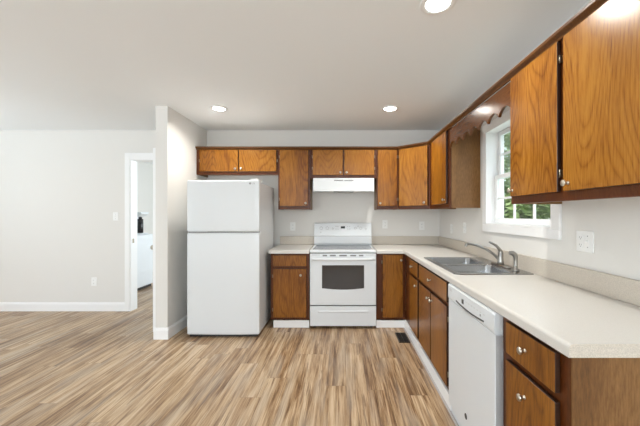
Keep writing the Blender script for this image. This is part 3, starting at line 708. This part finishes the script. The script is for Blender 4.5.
# ------------------------------------------------------------------ outlets, switches
def plate(name, label, loc, rotz, gangs=('duplex',), cat='outlet', group=None):
    r = thing(name, label, cat, loc, rotz, group)
    W = 0.07+0.046*(len(gangs)-1)
    obj('cover_plate', MB().box(-W/2, W/2, -0.0065, -0.0006, -0.057, 0.057), 'white_plastic', r, bevel=0.003)
    for i, g in enumerate(gangs):
        cx = (i-(len(gangs)-1)/2)*0.046
        if g == 'duplex':
            for dz in (-0.02, 0.02):
                rc = obj('receptacle', MB().loft([rrect(cx-0.017, cx+0.017, dz-0.0145, dz+0.0145, 0.009, 0)[::1]], cap0=False, cap1=False) if False else
                         MB().loft([[Vector((p.x, yy, p.y)) for p in rrect(cx-0.017, cx+0.017, dz-0.0145, dz+0.0145, 0.009, 0)] for yy in (-0.006, -0.009)], smooth=False), 'white_plastic', r)
                b = MB(); b.box(cx-0.0075, cx-0.005, -0.0095, -0.0088, dz-0.003, dz+0.006); b.box(cx+0.005, cx+0.0075, -0.0095, -0.0088, dz-0.003, dz+0.005)
                b.lathe([(0.0028, 0), (0.0028, 0.0007)], facing(cx, -0.0088, dz-0.008), seg=10)
                obj('slot', b, 'grey', rc)
        else:
            sw = obj('toggle_switch', MB().box(cx-0.006, cx+0.006, -0.0085, -0.006, -0.013, 0.013).box(cx-0.004, cx+0.004, -0.02, -0.0085, 0.0, 0.009), 'white_plastic', r, bevel=0.001)
            for dz in (-0.03, 0.03): obj('screw', MB().lathe([(0.003, 0), (0.003, 0.001)], facing(cx, -0.0065, dz), seg=10), 'grey', r)
    return r
plate('light_switch', 'single white light switch left of the doorway', (-3.035, YB, 1.27), 0, ('toggle',), 'switch')
plate('wall_outlet', 'low white outlet on the living room wall left of the doorway', (-3.325, YB, 0.395), 0)
plate('wall_outlet', 'white outlet above the short countertop left of the range', (-0.66, YB, 1.135), 0)
plate('wall_outlet', 'white outlet on the back wall just right of the range', (0.577, YB, 1.165), 0)
plate('wall_outlet', 'white outlet on the back wall nearest the room corner', (1.07, YB, 1.145), 0)
plate('wall_outlet', 'white outlet on the window wall nearest the room corner', (XW, 3.70, 1.125), RX)
plate('light_switch', 'white switch plate on the window wall between corner outlet and window', (XW, 3.30, 1.155), RX, ('toggle',), 'switch')
plate('wall_outlet', 'double white wall plate with outlet and switch right of the window', (XW, 1.668, 1.15), RX, ('duplex', 'toggle'))

# ------------------------------------------------------------------ recessed ceiling lights
def downlight(x, y, label):
    r = thing('recessed_light', label, 'ceiling light', (x, y, ZC), 0, 'recessed ceiling lights')
    obj('trim_ring', MB().lathe([(0.062, -0.0005), (0.094, -0.0005), (0.094, -0.004), (0.088, -0.007), (0.07, -0.008), (0.064, -0.004)], seg=40, caps=False), 'white_plastic', r)
    obj('lens', MB().lathe([(0.0635, -0.003), (0.0635, -0.006), (0.03, -0.0075), (0.004, -0.008)], seg=40), 'lens', r)
    d = bpy.data.lights.new('lamp', 'AREA'); d.shape = 'DISK'; d.size = 0.12; d.energy = 8.5; d.color = (1.0, 0.96, 0.89); d.spread = R(150)
    o = bpy.data.objects.new('lamp', d); COL.objects.link(o); o.parent = r; o.location = (0, 0, -0.012)
downlight(-1.31, 3.30, 'round recessed ceiling light in front of the refrigerator')
downlight(0.512, 3.30, 'round recessed ceiling light near the range and corner cabinet')
downlight(0.512, 1.655, 'round recessed ceiling light nearest the camera, cut by the top edge')

# ------------------------------------------------------------------ floor register
rg_ = thing('floor_register', 'small dark metal vent register in the floor near the corner cabinet', 'vent', (0.634, 3.256, 0))
obj('frame', MB().box(-0.056, 0.056, -0.13, -0.118, 0.0003, 0.006).box(-0.056, 0.056, 0.118, 0.13, 0.0003, 0.006).box(-0.056, -0.045, -0.118, 0.118, 0.0003, 0.006).box(0.045, 0.056, -0.118, 0.118, 0.0003, 0.006).box(-0.045, 0.045, -0.118, 0.118, 0.0003, 0.001), 'vent', rg_)
b = MB()
for k in range(19): b.box(-0.045, 0.045, -0.113+k*0.0122, -0.108+k*0.0122, 0.001, 0.005)
b.box(-0.003, 0.003, -0.118, 0.118, 0.001, 0.0055)
obj('louver', b, 'vent', rg_)

# ------------------------------------------------------------------ laundry room
wm = thing('washing_machine', 'white laundry machine seen through the doorway', 'washing machine', (-3.45, 5.62, 0), R(90))
# local x runs along +Y (far), local -y faces the doorway side (+X)
wm.location = (-3.45, 5.0, 0)
obj('cabinet', MB().box(0.0, 0.66, 0.0, 0.66, 0.045, 0.945), 'white', wm, bevel=0.012, segs=3)
obj('lid', MB().box(0.06, 0.60, 0.05, 0.5, 0.9455, 0.957), 'white', wm, bevel=0.006)
obj('front_panel', MB().box(0.04, 0.62, -0.006, 0.0, 0.30, 0.86), 'white', wm, bevel=0.003)
obj('plinth', MB().box(0.02, 0.64, 0.02, 0.64, 0.0, 0.0445), 'dark', wm)
cm = thing('coffee_maker', 'small white and black appliance standing on the laundry machine', 'appliance', (-3.545, 5.45, 0.9575))
obj('housing', MB().box(-0.16, -0.075, -0.10, 0.10, 0.0, 0.38).box(-0.0745, 0.075, -0.10, 0.10, 0.0, 0.012).loft([[Vector((x_, yy, z_)) for x_, z_ in ((-0.0745, 0.30), (0.03, 0.30), (0.085, 0.35), (0.085, 0.38), (-0.0745, 0.38))] for yy in (-0.10, 0.10)], smooth=False), 'white', cm, bevel=0.004)
obj('carafe', MB().lathe([(0.036, 0.0125), (0.046, 0.02), (0.046, 0.255), (0.03, 0.262), (0.026, 0.27), (0.03, 0.285), (0.012, 0.298)]), 'black', cm)

# ------------------------------------------------------------------ outside the window
struct('ground', MB().box(XW+0.3, 40, -12, 40, -0.4, -0.3), 'grass')
def tree(name, label, cat, x, y, zc, rx, rz, n, leafmat, trunk_h):
    r = thing(name, label, cat, (x, y, -0.3))
    tb = MB(); tb.tube([(0, 0, 0), (0.05, 0.03, trunk_h*0.5), (0, 0, trunk_h)], [0.13, 0.10, 0.06], seg=9)
    for k in range(6):
        a = k*1.05; tb.tube([(0, 0, trunk_h*0.55+0.1*k), (math.cos(a)*rx*0.35, math.sin(a)*rx*0.35, trunk_h*0.9+0.1*k), (math.cos(a)*rx*0.7, math.sin(a)*rx*0.7, zc+0.2*rz*math.sin(k))], [0.045, 0.03, 0.01], seg=6, sub=3)
    obj('trunk', tb, 'bark', r)
    b = MB(); bm = b.bm; rnd = random.Random(name+str(x))
    cl = []
    for k in range(26):
        a, e, q = rnd.uniform(0, 2*PI), rnd.uniform(-1, 1), rnd.random()**0.4
        cl.append((Vector((math.cos(a)*math.sqrt(1-e*e)*rx*q, math.sin(a)*math.sqrt(1-e*e)*rx*q, zc+e*rz*q)), rnd.uniform(0.3, 0.55)*rx*0.6))
    for k in range(n):
        c, rr = cl[k % len(cl)]
        v = Vector((rnd.gauss(0, 1), rnd.gauss(0, 1), rnd.gauss(0, 1))).normalized()*rr*rnd.random()**0.35
        p = c+v; s = rnd.uniform(0.05, 0.10)
        q = Matrix.Rotation(rnd.uniform(0, 6.3), 3, 'Z') @ Matrix.Rotation(rnd.uniform(-1, 1), 3, 'X') @ Matrix.Rotation(rnd.uniform(-0.8, 0.8), 3, 'Y')
        bm.faces.new([bm.verts.new(p+q @ Vector(u)) for u in ((-s, 0, 0), (0, -s*0.5, 0.01), (s, 0, 0), (0, s*0.5, 0.01))])
    obj('foliage', b, leafmat, r)
tree('leafy_tree', 'large green leafy tree outside, behind the upper window panes', 'tree', 6.2, 12.3, 3.5, 2.3, 2.3, 16000, 'leaf', 2.6)
tree('leafy_shrub', 'dark green shrub outside behind the lower window panes', 'shrub', 4.0, 6.2, 0.9, 0.95, 0.95, 9000, 'leaf2', 0.9)
tree('leafy_shrub', 'shrub outside behind the far edge of the lower window panes', 'shrub', 4.5, 8.5, 1.0, 1.05, 1.05, 9000, 'leaf2', 0.9)
